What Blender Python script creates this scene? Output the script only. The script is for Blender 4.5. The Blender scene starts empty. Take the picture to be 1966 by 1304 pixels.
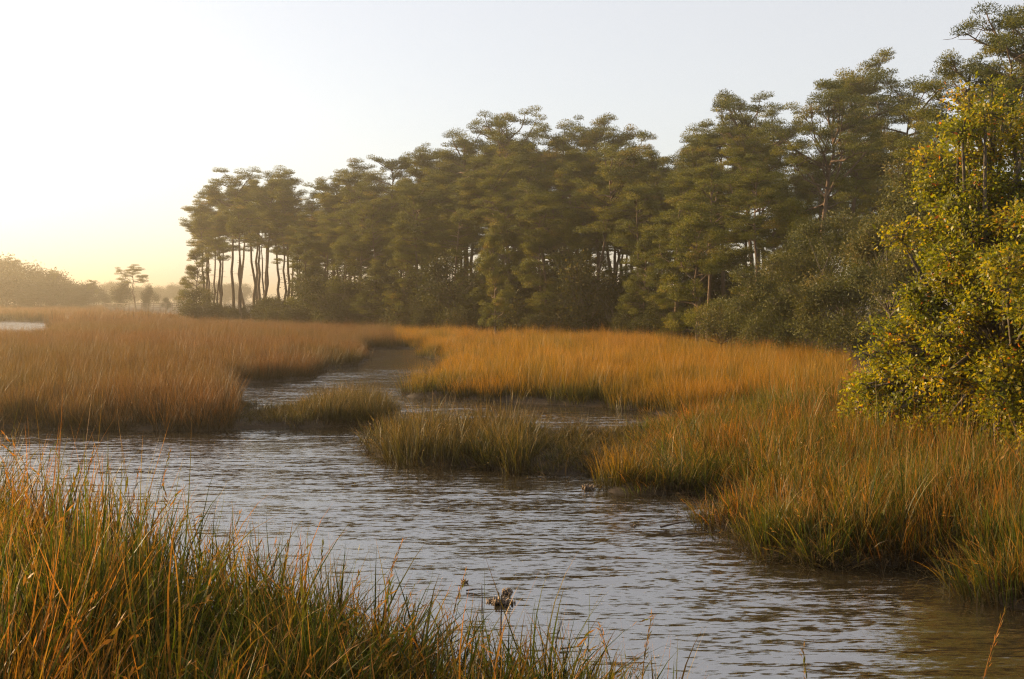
import bpy, math
import numpy as np

# ------------------------------------------------------------------ camera, sky, sun, exposure
sc = bpy.context.scene
COL = sc.collection
F_PX, CX, CY, CAM_H = 2108.0, 983.0, 652.0, 4.0
PITCH = math.atan(77.0 / F_PX)
cam_d = bpy.data.cameras.new('camera')
cam_d.sensor_width = 36.0
cam_d.lens = 36.0 * F_PX / 1966.0
cam_d.clip_start, cam_d.clip_end = 0.1, 6000.0
cam = bpy.data.objects.new('camera', cam_d)
COL.objects.link(cam)
cam.location = (0, 0, CAM_H)
cam.rotation_euler = (math.pi / 2 - PITCH, 0, 0)
sc.camera = cam

SUN_AZ, SUN_EL = math.radians(-64.0), math.radians(14.0)      # azimuth from +Y, negative is left
world = bpy.data.worlds.new('World')
sc.world = world
world.use_nodes = True
wn = world.node_tree
bg = wn.nodes['Background']
sky = wn.nodes.new('ShaderNodeTexSky')
sky.sky_type = 'NISHITA'
sky.sun_disc = False
sky.sun_elevation = SUN_EL
sky.sun_rotation = SUN_AZ
sky.air_density, sky.dust_density, sky.ozone_density = 0.9, 1.5, 1.6
veil = wn.nodes.new('ShaderNodeMix'); veil.data_type = 'RGBA'          # thin even high cloud over the whole sky
veil.inputs[0].default_value = 0.55
veil.inputs[7].default_value = (4.05, 3.66, 3.28, 1)
wn.links.new(sky.outputs[0], veil.inputs[6])
wn.links.new(veil.outputs[2], bg.inputs[0])
bg.inputs[1].default_value = 0.11

sun_d = bpy.data.lights.new('sun', 'SUN')
sun_d.energy = 5.0
sun_d.angle = math.radians(0.6)
sun_d.color = (1.0, 0.70, 0.38)
sun = bpy.data.objects.new('sun', sun_d)
COL.objects.link(sun)
sun.rotation_euler = (math.pi / 2 - SUN_EL, 0, math.pi - SUN_AZ)
sun.location = (-60, 40, 60)

vs = sc.view_settings
vs.view_transform, vs.look, vs.gamma, vs.exposure = 'Standard', 'None', 1.0, 1.28
vs.use_curve_mapping = False
cy = sc.cycles
cy.use_denoising = True
cy.denoising_prefilter = 'NONE'
cy.filter_width = 1.2
cy.max_bounces, cy.diffuse_bounces, cy.glossy_bounces, cy.transmission_bounces = 4, 2, 2, 3
cy.volume_bounces = 0
cy.use_adaptive_sampling = True
cy.adaptive_threshold = 0.018
cy.transparent_max_bounces = 4
cy.caustics_reflective = cy.caustics_refractive = False
cy.sample_clamp_indirect = 6.0

HAZE_DENSITY, HAZE_G = 0.00095, 0.82

# ------------------------------------------------------------------ helpers
def ray(px, py):
    u, v = (px - CX) / F_PX, (CY - py) / F_PX
    ca, sa = math.cos(PITCH), math.sin(PITCH)
    return np.array([u, ca + v * sa, -sa + v * ca])

def on_ground(px, py, z=0.0):
    d = ray(px, py)
    t = (z - CAM_H) / d[2]
    return np.array([d[0] * t, d[1] * t, z])

def at_depth(px, py, y):
    d = ray(px, py)
    return d * (y / d[1]) + np.array([0, 0, CAM_H])

def norm(v):
    return v / np.maximum(np.linalg.norm(v, axis=-1, keepdims=True), 1e-9)

def build_mesh(name, verts, faces, attrs=None, smooth=False):
    """faces: list of (n,k) int arrays (k = 3 or 4)."""
    me = bpy.data.meshes.new(name)
    verts = np.asarray(verts, np.float32)
    if not isinstance(faces, list):
        faces = [faces]
    faces = [np.asarray(f, np.int32) for f in faces if len(f)]
    me.vertices.add(len(verts))
    me.vertices.foreach_set('co', verts.ravel())
    if faces:
        loops = np.concatenate([f.ravel() for f in faces])
        tot = np.concatenate([np.full(len(f), f.shape[1], np.int32) for f in faces])
        start = np.concatenate([[0], np.cumsum(tot)[:-1]]).astype(np.int32)
        me.loops.add(len(loops))
        me.loops.foreach_set('vertex_index', loops)
        me.polygons.add(len(tot))
        me.polygons.foreach_set('loop_start', start)
        me.polygons.foreach_set('loop_total', tot)
        if smooth:
            me.polygons.foreach_set('use_smooth', np.ones(len(tot), bool))
    for k, a in (attrs or {}).items():
        at = me.attributes.new(k, 'FLOAT', 'POINT')
        at.data.foreach_set('value', np.asarray(a, np.float32))
    me.update(calc_edges=True)
    me.validate()
    return me

def add_obj(name, me, mat=None, parent=None, loc=(0, 0, 0)):
    o = bpy.data.objects.new(name, me)
    COL.objects.link(o)
    o.location = loc
    if mat is not None and me is not None and len(me.materials) == 0:
        me.materials.append(mat)
    if parent is not None:
        o.parent = parent
    return o

def tag(o, label=None, cat=None, group=None, kind=None):
    if label: o['label'] = label
    if cat: o['category'] = cat
    if group: o['group'] = group
    if kind: o['kind'] = kind
    return o

def thing(name, label, cat, loc, rz=0.0, scale=(1, 1, 1), group=None):
    e = bpy.data.objects.new(name, None)
    e.empty_display_size = 0.3
    COL.objects.link(e)
    e.location, e.rotation_euler, e.scale = loc, (0, 0, rz), scale
    return tag(e, label, cat, group)

def tube(pts, radii, sides=6):
    """Tapered tube along a polyline; returns verts, quads (open ends, tip closed by small radius)."""
    pts, radii = np.asarray(pts, float), np.asarray(radii, float)
    n = len(pts)
    tang = norm(np.gradient(pts, axis=0))
    ref = np.array([0.0, 0, 1]) if abs(tang[0][2]) < 0.8 else np.array([1.0, 0, 0])
    a = norm(np.cross(tang, ref)); b = np.cross(tang, a)
    ang = np.linspace(0, 2 * math.pi, sides, endpoint=False)
    v = pts[:, None, :] + radii[:, None, None] * (np.cos(ang)[None, :, None] * a[:, None, :] + np.sin(ang)[None, :, None] * b[:, None, :])
    i = np.arange(n - 1)[:, None] * sides
    j = np.arange(sides)[None, :]; j2 = (j + 1) % sides
    q = np.stack([i + j, i + j2, i + sides + j2, i + sides + j], -1).reshape(-1, 4)
    return v.reshape(-1, 3), q

class Geo:
    def __init__(self): self.v, self.f, self.n = [], [], 0
    def add(self, v, f):
        self.v.append(np.asarray(v, float)); self.f.append(np.asarray(f) + self.n); self.n += len(v)
    def mesh(self, name, smooth=True):
        byk = {}
        for f in self.f: byk.setdefault(f.shape[1], []).append(f)
        return build_mesh(name, np.concatenate(self.v), [np.concatenate(x) for x in byk.values()], smooth=smooth)

def rand_dirs(rng, n):
    return norm(rng.normal(size=(n, 3)))

def leaves(C, D, N, L, W, rnd, fold=0.25):
    """Diamond leaves: two triangles folded along the midrib."""
    D = norm(D); S = norm(np.cross(D, N)); N2 = np.cross(S, D)
    L, W = L[:, None], W[:, None]
    b = C; t = C + D * L; m = C + D * L * 0.45 + N2 * W * fold * -1
    l = m + S * W * 0.5 + N2 * W * fold; r = m - S * W * 0.5 + N2 * W * fold
    n = len(C)
    v = np.stack([b, l, t, r], 1).reshape(-1, 3)
    k = np.arange(n)[:, None] * 4
    f = np.concatenate([k + np.array([0, 2, 1]), k + np.array([0, 3, 2])])
    return v, f, np.repeat(rnd, 4)

# ------------------------------------------------------------------ materials
def new_mat(name):
    m = bpy.data.materials.new(name); m.use_nodes = True
    nt = m.node_tree; nt.nodes.clear()
    out = nt.nodes.new('ShaderNodeOutputMaterial')
    return m, nt, out

def ramp(nt, fac, stops):
    r = nt.nodes.new('ShaderNodeValToRGB')
    el = r.color_ramp.elements
    el[0].position, el[0].color = stops[0][0], (*stops[0][1], 1)
    el[1].position, el[1].color = stops[-1][0], (*stops[-1][1], 1)
    for p, c in stops[1:-1]:
        e = el.new(p); e.color = (*c, 1)
    nt.links.new(fac, r.inputs[0])
    return r.outputs[0]

def math_node(nt, op, a, b=None, c=None):
    n = nt.nodes.new('ShaderNodeMath'); n.operation = op
    for i, x in enumerate((a, b, c)):
        if x is None: continue
        if isinstance(x, (int, float)): n.inputs[i].default_value = x
        else: nt.links.new(x, n.inputs[i])
    return n.outputs[0]

def mix_col(nt, fac, a, b, mode='MIX'):
    n = nt.nodes.new('ShaderNodeMix'); n.data_type = 'RGBA'; n.blend_type = mode
    if isinstance(fac, (int, float)): n.inputs[0].default_value = fac
    else: nt.links.new(fac, n.inputs[0])
    for i, x in ((6, a), (7, b)):
        if isinstance(x, tuple): n.inputs[i].default_value = (*x, 1)
        else: nt.links.new(x, n.inputs[i])
    return n.outputs[2]

def attr(nt, name):
    n = nt.nodes.new('ShaderNodeAttribute'); n.attribute_name = name
    return n.outputs['Fac']

def noise(nt, scale, detail=3.0, vec=None, rough=0.55):
    n = nt.nodes.new('ShaderNodeTexNoise')
    n.inputs['Scale'].default_value = scale; n.inputs['Detail'].default_value = detail; n.inputs['Roughness'].default_value = rough
    if vec is not None: nt.links.new(vec, n.inputs['Vector'])
    return n.outputs['Fac']

def leafy_shader(nt, out, col, trans_col, trans=0.4, rough=0.45, spec=0.35):
    p = nt.nodes.new('ShaderNodeBsdfPrincipled')
    p.inputs['Roughness'].default_value = rough
    p.inputs['Specular IOR Level'].default_value = spec
    nt.links.new(col, p.inputs['Base Color'])
    t = nt.nodes.new('ShaderNodeBsdfTranslucent')
    nt.links.new(trans_col, t.inputs['Color'])
    m = nt.nodes.new('ShaderNodeMixShader'); m.inputs[0].default_value = trans
    nt.links.new(p.outputs[0], m.inputs[1]); nt.links.new(t.outputs[0], m.inputs[2])
    nt.links.new(m.outputs[0], out.inputs[0])

def foliage_mat(name, stops, trans=0.4, tint=(1.25, 1.15, 0.6), tree_var=0.35, rough=0.45, spec=0.35, dim=0.75):
    """Leaf colour per leaf (attribute rnd) with a shift from tree to tree."""
    m, nt, out = new_mat(name)
    oi = nt.nodes.new('ShaderNodeObjectInfo')
    f = math_node(nt, 'ADD', attr(nt, 'rnd'), math_node(nt, 'MULTIPLY', math_node(nt, 'SUBTRACT', oi.outputs['Random'], 0.5), tree_var))
    c = ramp(nt, f, [(p_, tuple(x * dim for x in c_)) for p_, c_ in stops])
    tc = mix_col(nt, 1.0, c, tint, 'MULTIPLY')
    leafy_shader(nt, out, c, tc, trans, rough, spec)
    return m

def bark_mat(name, c1, c2, sx=6.0, sz=1.2):
    m, nt, out = new_mat(name)
    tc = nt.nodes.new('ShaderNodeTexCoord')
    mp = nt.nodes.new('ShaderNodeMapping'); mp.inputs['Scale'].default_value = (sx, sx, sz)
    nt.links.new(tc.outputs['Object'], mp.inputs[0])
    nf = noise(nt, 1.5, 5, mp.outputs[0], 0.65)
    c = ramp(nt, nf, [(0.3, c1), (0.7, c2)])
    p = nt.nodes.new('ShaderNodeBsdfPrincipled'); p.inputs['Roughness'].default_value = 0.9
    p.inputs['Specular IOR Level'].default_value = 0.15
    nt.links.new(c, p.inputs['Base Color'])
    b = nt.nodes.new('ShaderNodeBump'); b.inputs['Strength'].default_value = 0.8; b.inputs['Distance'].default_value = 0.05
    nt.links.new(nf, b.inputs['Height']); nt.links.new(b.outputs[0], p.inputs['Normal'])
    nt.links.new(p.outputs[0], out.inputs[0])
    return m

M = {}
M['pine'] = foliage_mat('pine_needles', [(0.0, (0.042, 0.052, 0.006)), (0.5, (0.114, 0.120, 0.009)), (0.85, (0.195, 0.176, 0.013)), (1.0, (0.20, 0.13, 0.025))], dim=0.95, trans=0.30, rough=0.6, spec=0.2)
M['oak'] = foliage_mat(dim=0.88, name='yellowing_oak_leaf', stops=[(0.0, (0.085, 0.115, 0.006)), (0.45, (0.200, 0.205, 0.008)), (0.8, (0.34, 0.26, 0.012)), (0.93, (0.36, 0.22, 0.015)), (1.0, (0.40, 0.12, 0.02))], trans=0.58, tint=(1.45, 1.3, 0.5), tree_var=0.0, rough=0.42, spec=0.35)
M['myrtle'] = foliage_mat('grey_green_leaf', [(0.0, (0.070, 0.080, 0.020)), (0.5, (0.130, 0.132, 0.030)), (0.85, (0.20, 0.17, 0.055)), (1.0, (0.25, 0.19, 0.06))], 0.33, (1.2, 1.1, 0.6), 0.25, 0.6, 0.2)
M['under'] = foliage_mat('understory_leaf', [(0.0, (0.040, 0.048, 0.016)), (0.6, (0.075, 0.078, 0.022)), (1.0, (0.13, 0.10, 0.025))], 0.38, rough=0.65, spec=0.12)
M['far'] = foliage_mat('distant_leaf', [(0.0, (0.040, 0.050, 0.018)), (1.0, (0.085, 0.085, 0.030))], 0.35)
M['bark'] = bark_mat('pine_bark', (0.06, 0.042, 0.030), (0.19, 0.13, 0.085))
M['oakbark'] = bark_mat('oak_bark', (0.05, 0.042, 0.034), (0.14, 0.115, 0.085), 8, 3)

def grass_mat(name, stops, alt, patch_scale=0.12, patch=0.5, trans=0.45, tint=(1.2, 1.05, 0.6), jitter=0.25):
    """Colour along the blade (t): brown sheath with shade painted in, blade, tip; whole tufts drift towards a second set in patches."""
    m, nt, out = new_mat(name)
    oi = nt.nodes.new('ShaderNodeObjectInfo')
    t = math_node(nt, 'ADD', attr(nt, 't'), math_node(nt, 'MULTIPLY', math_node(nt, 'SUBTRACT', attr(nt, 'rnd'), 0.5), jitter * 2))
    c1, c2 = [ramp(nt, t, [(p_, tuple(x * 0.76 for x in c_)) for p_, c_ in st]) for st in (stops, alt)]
    nz = noise(nt, patch_scale, 3, oi.outputs['Location'])
    f = math_node(nt, 'ADD', math_node(nt, 'MULTIPLY', math_node(nt, 'SUBTRACT', nz, 0.5), 4.5), patch)
    f = math_node(nt, 'ADD', f, math_node(nt, 'MULTIPLY', math_node(nt, 'SUBTRACT', oi.outputs['Random'], 0.5), 0.7))
    f = math_node(nt, 'ADD', f, math_node(nt, 'MULTIPLY', math_node(nt, 'SUBTRACT', attr(nt, 'rnd'), 0.5), 1.0))
    n = nt.nodes.new('ShaderNodeClamp'); nt.links.new(f, n.inputs[0])
    c = mix_col(nt, n.outputs[0], c1, c2)
    tc = mix_col(nt, 1.0, c, tint, 'MULTIPLY')
    leafy_shader(nt, out, c, tc, trans, 0.5, 0.22)
    return m

SHADED_SHEATH = (0.036, 0.024, 0.012)  # dead brown stem base, darkened further to paint in shade low in the grass
M['g_left'] = grass_mat('rust_marsh_grass', [(0, SHADED_SHEATH), (0.32, (0.062, 0.044, 0.015)), (0.64, (0.165, 0.075, 0.020)), (1, (0.250, 0.125, 0.045))],
                        [(0, SHADED_SHEATH), (0.32, (0.048, 0.050, 0.011)), (0.68, (0.120, 0.088, 0.020)), (1, (0.220, 0.140, 0.045))], 0.06, 0.4, 0.40)
M['g_right'] = grass_mat('golden_marsh_grass', [(0, SHADED_SHEATH), (0.32, (0.070, 0.070, 0.010)), (0.62, (0.330, 0.165, 0.010)), (1, (0.520, 0.250, 0.018))],
                         [(0, SHADED_SHEATH), (0.4, (0.065, 0.080, 0.010)), (0.75, (0.210, 0.160, 0.012)), (1, (0.430, 0.240, 0.024))], 0.20, 0.35, 0.42)
M['g_near'] = grass_mat('green_and_gold_marsh_grass', [(0, SHADED_SHEATH), (0.30, (0.030, 0.040, 0.006)), (0.62, (0.078, 0.112, 0.008)), (0.86, (0.17, 0.150, 0.014)), (1, (0.33, 0.19, 0.050))],  # low stops also darkened for the shade on the bank front
                        [(0, SHADED_SHEATH), (0.34, (0.055, 0.030, 0.009)), (0.68, (0.25, 0.092, 0.009)), (1, (0.44, 0.185, 0.024))], 0.45, 0.10, 0.45, jitter=0.32)
M['g_islet'] = grass_mat('brown_olive_islet_grass', [(0, SHADED_SHEATH), (0.35, (0.050, 0.045, 0.012)), (0.7, (0.105, 0.080, 0.020)), (1, (0.220, 0.145, 0.050))],
                         [(0, SHADED_SHEATH), (0.35, (0.040, 0.048, 0.009)), (0.7, (0.095, 0.095, 0.014)), (1, (0.260, 0.160, 0.040))], 0.6, 0.4, 0.40, jitter=0.32)
M['g_thatch'] = grass_mat('dead_grass_thatch', [(0, (0.043, 0.032, 0.018)), (0.5, (0.108, 0.077, 0.039)), (1, (0.245, 0.168, 0.078))],
                          [(0, SHADED_SHEATH), (0.5, (0.061, 0.063, 0.013)), (1, (0.173, 0.119, 0.036))], 0.5, 0.3)

def mud_material():
    m, nt, out = new_mat('wet_marsh_mud')
    g = nt.nodes.new('ShaderNodeNewGeometry')
    n1 = noise(nt, 1.3, 6, g.outputs['Position'], 0.65)
    c = ramp(nt, n1, [(0.3, (0.022, 0.016, 0.011)), (0.55, (0.040, 0.029, 0.018)), (0.75, (0.065, 0.048, 0.030))])
    p = nt.nodes.new('ShaderNodeBsdfPrincipled')
    nt.links.new(c, p.inputs['Base Color'])
    nt.links.new(math_node(nt, 'MULTIPLY_ADD', n1, 0.5, 0.55), p.inputs['Roughness'])
    p.inputs['Specular IOR Level'].default_value = 0.2
    n2 = noise(nt, 9.0, 5, g.outputs['Position'], 0.7)
    b = nt.nodes.new('ShaderNodeBump'); b.inputs['Strength'].default_value = 0.7; b.inputs['Distance'].default_value = 0.06
    nt.links.new(n2, b.inputs['Height']); nt.links.new(b.outputs[0], p.inputs['Normal'])
    nt.links.new(p.outputs[0], out.inputs[0])
    return m
M['mud'] = mud_material()

def water_material():
    m, nt, out = new_mat('rippled_creek_water')
    g = nt.nodes.new('ShaderNodeNewGeometry')
    def layer(rot, sx, sy, scale, detail, rough=0.5):
        mp = nt.nodes.new('ShaderNodeMapping')
        mp.inputs['Rotation'].default_value = (0, 0, math.radians(rot)); mp.inputs['Scale'].default_value = (sx, sy, 1)
        nt.links.new(g.outputs['Position'], mp.inputs[0])
        n = nt.nodes.new('ShaderNodeTexNoise')
        n.inputs['Scale'].default_value = scale; n.inputs['Detail'].default_value = detail; n.inputs['Roughness'].default_value = rough
        nt.links.new(mp.outputs[0], n.inputs['Vector'])
        return n.outputs['Color']
    def slope(vecnode, k):
        n = nt.nodes.new('ShaderNodeVectorMath'); n.operation = 'SUBTRACT'; n.inputs[1].default_value = (0.5, 0.5, 0.5)
        nt.links.new(vecnode, n.inputs[0])
        m2 = nt.nodes.new('ShaderNodeVectorMath'); m2.operation = 'MULTIPLY'; m2.inputs[1].default_value = (0.45 * k, k, 0)
        nt.links.new(n.outputs[0], m2.inputs[0])
        return m2.outputs[0]
    def vadd(a_, b_, op='ADD'):
        n = nt.nodes.new('ShaderNodeVectorMath'); n.operation = op
        nt.links.new(a_, n.inputs[0])
        if isinstance(b_, tuple): n.inputs[1].default_value = b_
        else: nt.links.new(b_, n.inputs[1])
        return n.outputs[0]
    # ripple slopes, evaluated point by point: wind ripples, cross chop, fine wrinkles
    sl = vadd(vadd(slope(layer(-17, 0.13, 1.0, 6.0, 3), 0.40), slope(layer(12, 0.22, 1.0, 4.2, 2), 0.14)), slope(layer(-4, 0.28, 1.0, 20.0, 2), 0.50))
    nb = nt.nodes.new('ShaderNodeTexNoise'); nb.inputs['Scale'].default_value = 0.22; nb.inputs['Detail'].default_value = 2
    mpb = nt.nodes.new('ShaderNodeMapping'); mpb.inputs['Scale'].default_value = (0.5, 1, 1); mpb.inputs['Rotation'].default_value = (0, 0, -0.3)
    nt.links.new(g.outputs['Position'], mpb.inputs[0]); nt.links.new(mpb.outputs[0], nb.inputs['Vector'])
    calm = nt.nodes.new('ShaderNodeMapRange'); calm.inputs[1].default_value = 0.35; calm.inputs[2].default_value = 0.6; calm.inputs[3].default_value = 0.45; calm.inputs[4].default_value = 1.15
    nt.links.new(nb.outputs['Fac'], calm.inputs[0])
    sc_ = nt.nodes.new('ShaderNodeVectorMath'); sc_.operation = 'SCALE'
    nt.links.new(sl, sc_.inputs[0]); nt.links.new(calm.outputs[0], sc_.inputs['Scale'])
    nn = nt.nodes.new('ShaderNodeVectorMath'); nn.operation = 'NORMALIZE'
    nt.links.new(vadd(sc_.outputs[0], (0, 0, 1)), nn.inputs[0])
    p = nt.nodes.new('ShaderNodeBsdfPrincipled')
    p.inputs['Base Color'].default_value = (0.024, 0.018, 0.009, 1)
    p.inputs['Roughness'].default_value = 0.12
    p.inputs['IOR'].default_value = 4.6
    p.inputs['Specular IOR Level'].default_value = 0.5
    nt.links.new(nn.outputs[0], p.inputs['Normal'])
    nt.links.new(p.outputs[0], out.inputs[0])
    return m
M['water'] = water_material()

def simple_mat(name, c1, c2, scale=20.0, rough=0.85):
    m, nt, out = new_mat(name)
    tc = nt.nodes.new('ShaderNodeTexCoord')
    n = noise(nt, scale, 4, tc.outputs['Object'], 0.6)
    p = nt.nodes.new('ShaderNodeBsdfPrincipled'); p.inputs['Roughness'].default_value = rough
    nt.links.new(ramp(nt, n, [(0.3, c1), (0.7, c2)]), p.inputs['Base Color'])
    nt.links.new(p.outputs[0], out.inputs[0])
    return m
M['shell'] = simple_mat('oyster_shell', (0.07, 0.05, 0.035), (0.24, 0.18, 0.13), 18)
M['wood'] = simple_mat('weathered_wood', (0.10, 0.075, 0.05), (0.22, 0.17, 0.12), 6)
M['deadwood'] = simple_mat('wet_dead_wood', (0.03, 0.022, 0.016), (0.09, 0.06, 0.04), 15)

# ------------------------------------------------------------------ the creek outline, ground and water
def poly_world(pts):
    return np.array([on_ground(x, y)[:2] for x, y in pts])

WATER = [poly_world(p) for p in (
    # main creek, between the near bank, the left marsh, the islets and the right bank
    [(-900, 820), (-300, 818), (0, 823), (200, 827), (380, 829), (480, 824), (600, 821), (720, 817), (752, 800), (748, 782),
     (700, 784), (600, 792), (520, 797), (470, 780), (440, 768), (425, 748), (445, 738), (520, 735), (600, 728), (606, 716), (640, 706), (690, 702),
     (708, 690), (690, 680), (700, 671), (770, 669), (835, 674), (800, 684), (850, 693), (862, 706), (850, 722), (856, 738), (820, 748), (772, 756), (790, 765),
     (880, 766), (960, 772), (1050, 777), (1150, 782), (1240, 791), (1285, 803), (1250, 832), (1130, 848), (1010, 846), (900, 838), (800, 840), (735, 844), (712, 858),
     (735, 882), (800, 893), (900, 899), (1000, 908), (1100, 914), (1180, 908), (1210, 914), (1165, 932), (1170, 946), (1260, 952), (1390, 948), (1440, 965),
     (1425, 990), (1350, 1003), (1345, 1012), (1415, 1025), (1435, 1050), (1470, 1072), (1560, 1084), (1740, 1088), (1840, 1098), (1870, 1130), (1910, 1165), (2000, 1180), (2300, 1190),
     (2600, 1500), (2400, 2600), (1500, 2400), (1330, 1560), (1240, 1440), (1000, 1368), (850, 1316), (640, 1249), (480, 1222), (300, 1180), (150, 1120), (0, 1068), (-300, 1010), (-900, 960)],
    # far bend of the creek at the left
    [(-500, 612), (0, 617), (60, 617.5), (105, 622), (102, 640), (60, 657), (0, 650), (-60, 640), (-500, 640)],
)]

def inside(poly, P):
    x, y = P[:, 0], P[:, 1]
    r = np.zeros(len(P), bool)
    a, b = poly, np.roll(poly, -1, 0)
    for (x1, y1), (x2, y2) in zip(a, b):
        if y1 == y2: continue
        r ^= ((y1 > y) != (y2 > y)) & (x < (x2 - x1) * (y - y1) / (y2 - y1) + x1)
    return r

def shore_dist(P):
    """Distance to the waterline, positive on land."""
    P = np.asarray(P, float)[:, :2]
    best = np.full(len(P), 1e9); wet = np.zeros(len(P), bool)
    for poly in WATER:
        wet |= inside(poly, P)
        for p, q in zip(poly, np.roll(poly, -1, 0)):
            e = q - p
            t = np.clip(((P - p) @ e) / (e @ e + 1e-12), 0, 1)
            best = np.minimum(best, np.linalg.norm(P - p - t[:, None] * e, axis=1))
    return np.where(wet, -best, best)

FOREST_EDGE = np.array([at_depth(x, 600, d)[:2] for x, d in ((200, 250), (372, 168), (420, 152), (560, 138), (720, 124), (860, 112), (1000, 102), (1160, 95), (1290, 84), (1400, 74), (1560, 62), (1615, 58), (1660, 31), (1720, 25.5), (1960, 21), (2300, 20))])
def forest_depth(P):
    """Metres behind the wood's front edge along the view (positive inside the wood)."""
    P = np.asarray(P, float)
    u = P[:, 0] / np.maximum(P[:, 1], 1)
    eu = FOREST_EDGE[:, 0] / FOREST_EDGE[:, 1]
    return P[:, 1] - np.interp(u, eu, FOREST_EDGE[:, 1], left=1e5, right=FOREST_EDGE[-1, 1])

def wob(x, y):
    return 0.5 * np.sin(x * 1.7 + 0.9 * np.sin(y * 1.1)) + 0.5 * np.sin(y * 2.1 + 1.3 * np.sin(x * 0.8))

def height(P):
    P = np.asarray(P, float)
    x, y = P[:, 0], P[:, 1]
    d = shore_dist(P) + 0.12 * wob(x * 1.6, y * 1.6) + 0.07 * wob(x * 4.1 + 3, y * 3.7)
    land = 0.16 * np.clip(d / 0.5, 0, 1) + 0.16 * np.clip((d - 0.3) / 4, 0, 1) + 0.03 * wob(x * 0.7, y * 0.7)
    bed = np.maximum(-0.9, 0.25 * d) - 0.02
    z = np.where(d > 0, land - 0.02, bed)
    f = np.clip(forest_depth(P) / 8, 0, 1)
    return z + 0.6 * f * f * (3 - 2 * f)

def spaced(lim, fine, grow, cap):
    v, s = [0.0], fine
    while v[-1] < lim:
        v.append(v[-1] + s)
        if v[-1] > cap: s *= grow
    return np.array(v)
gy = np.concatenate([-spaced(60, 0.6, 1.3, 6)[:0:-1], spaced(2500, 0.24, 1.03, 46)])
gxr = spaced(2500, 0.26, 1.06, 22)
gx = np.concatenate([-gxr[:0:-1], gxr])
GX, GY = np.meshgrid(gx, gy)
P2 = np.stack([GX.ravel(), GY.ravel()], 1)
gz = height(P2)
nx, ny = len(gx), len(gy)
ii = (np.arange(ny - 1)[:, None] * nx + np.arange(nx - 1)[None, :]).ravel()
ground = add_obj('ground', build_mesh('ground', np.column_stack([P2, gz]), np.stack([ii, ii + 1, ii + nx + 1, ii + nx], 1), smooth=True), M['mud'])
tag(ground, 'dark wet mud of the marsh banks and islets under the grass', 'ground', kind='structure')

wv = np.array([(-2400, -55, 0), (2400, -55, 0), (2400, 2400, 0), (-2400, 2400, 0)], float)
water = add_obj('water', build_mesh('water', wv, np.array([[0, 1, 2, 3]])), M['water'])
tag(water, 'rippled pale blue creek water winding through the marsh', 'water', kind='structure')

def zat(x, y):
    return float(height(np.array([[x, y]]))[0])

# ------------------------------------------------------------------ marsh grass (uncountable: one object for each bank or islet)
def tuft_mesh(name, seed, n, radius, h, hsd, width, lean, curl, seg=4, seedheads=0.0):
    rng = np.random.default_rng(seed)
    r = radius * np.sqrt(rng.random(n)); az0 = rng.random(n) * 2 * math.pi
    base = np.column_stack([r * np.cos(az0), r * np.sin(az0), np.full(n, -0.06)])
    hh = np.maximum(0.15, rng.normal(h, hsd, n))
    az = az0 + rng.normal(0, 1.0, n)
    out = np.column_stack([np.cos(az), np.sin(az), np.zeros(n)])
    le = np.abs(rng.normal(lean, lean * 0.6, n)); cu = np.abs(rng.normal(curl, curl * 0.7, n))
    ts = np.linspace(0, 1, seg + 1)
    ang = le[:, None] + cu[:, None] * ts[None, :] ** 1.6                    # angle from vertical along the blade
    step = hh[:, None] / seg
    mid = (ang[:, 1:] + ang[:, :-1]) / 2
    hor = np.concatenate([np.zeros((n, 1)), np.cumsum(np.sin(mid) * step, 1)], 1)
    ver = np.concatenate([np.zeros((n, 1)), np.cumsum(np.cos(mid) * step, 1)], 1)
    pts = base[:, None, :] + out[:, None, :] * hor[..., None] + np.array([0, 0, 1.0]) * ver[..., None]
    fa = rng.random(n) * math.pi
    side = np.column_stack([np.cos(fa), np.sin(fa), np.zeros(n)])
    wd = width * rng.uniform(0.6, 1.3, n)
    prof = np.array([0.8, 1.0, 0.95, 0.7, 0.4, 0.2])[np.linspace(0, 4, seg).astype(int)]
    L = pts[:, :seg] + side[:, None, :] * (wd[:, None] * prof[None, :] / 2)[..., None]
    R = pts[:, :seg] - side[:, None, :] * (wd[:, None] * prof[None, :] / 2)[..., None]
    V = np.concatenate([np.stack([L, R], 2).reshape(n, seg * 2, 3), pts[:, seg:]], 1)
    k = np.arange(n)[:, None] * (seg * 2 + 1)
    quads = np.concatenate([k + np.array([2 * i, 2 * i + 1, 2 * i + 3, 2 * i + 2]) for i in range(seg - 1)])
    tris = k + np.array([2 * seg - 2, 2 * seg - 1, 2 * seg])
    T = np.concatenate([np.repeat(ts[:seg], 2), [1.0]])
    v, t, rn = V.reshape(-1, 3), np.tile(T, n), np.repeat(rng.random(n), seg * 2 + 1)
    faces = [quads, tris]
    ns = int(n * seedheads)
    if ns:                                                                  # narrow seed spikes on some stems
        tip, dirn = pts[:ns, seg], norm(pts[:ns, seg] - pts[:ns, seg - 1])
        C = np.concatenate([tip + dirn * s for s in np.linspace(-0.16, 0.02, 5)])
        D = np.tile(dirn, (5, 1)) + rng.normal(0, 0.25, (5 * ns, 3))
        lv, lf, lr = leaves(C, D, rand_dirs(rng, len(C)), np.full(len(C), 0.09), np.full(len(C), width * 1.1), rng.random(len(C)))
        faces.append(lf + len(v)); v = np.concatenate([v, lv]); t = np.concatenate([t, np.full(len(lv), 1.0)]); rn = np.concatenate([rn, lr])
    tri_all = [faces[0], np.concatenate([f for f in faces[1:]])]
    return build_mesh(name, v, tri_all, {'t': t, 'rnd': rn}, smooth=False)

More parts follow.
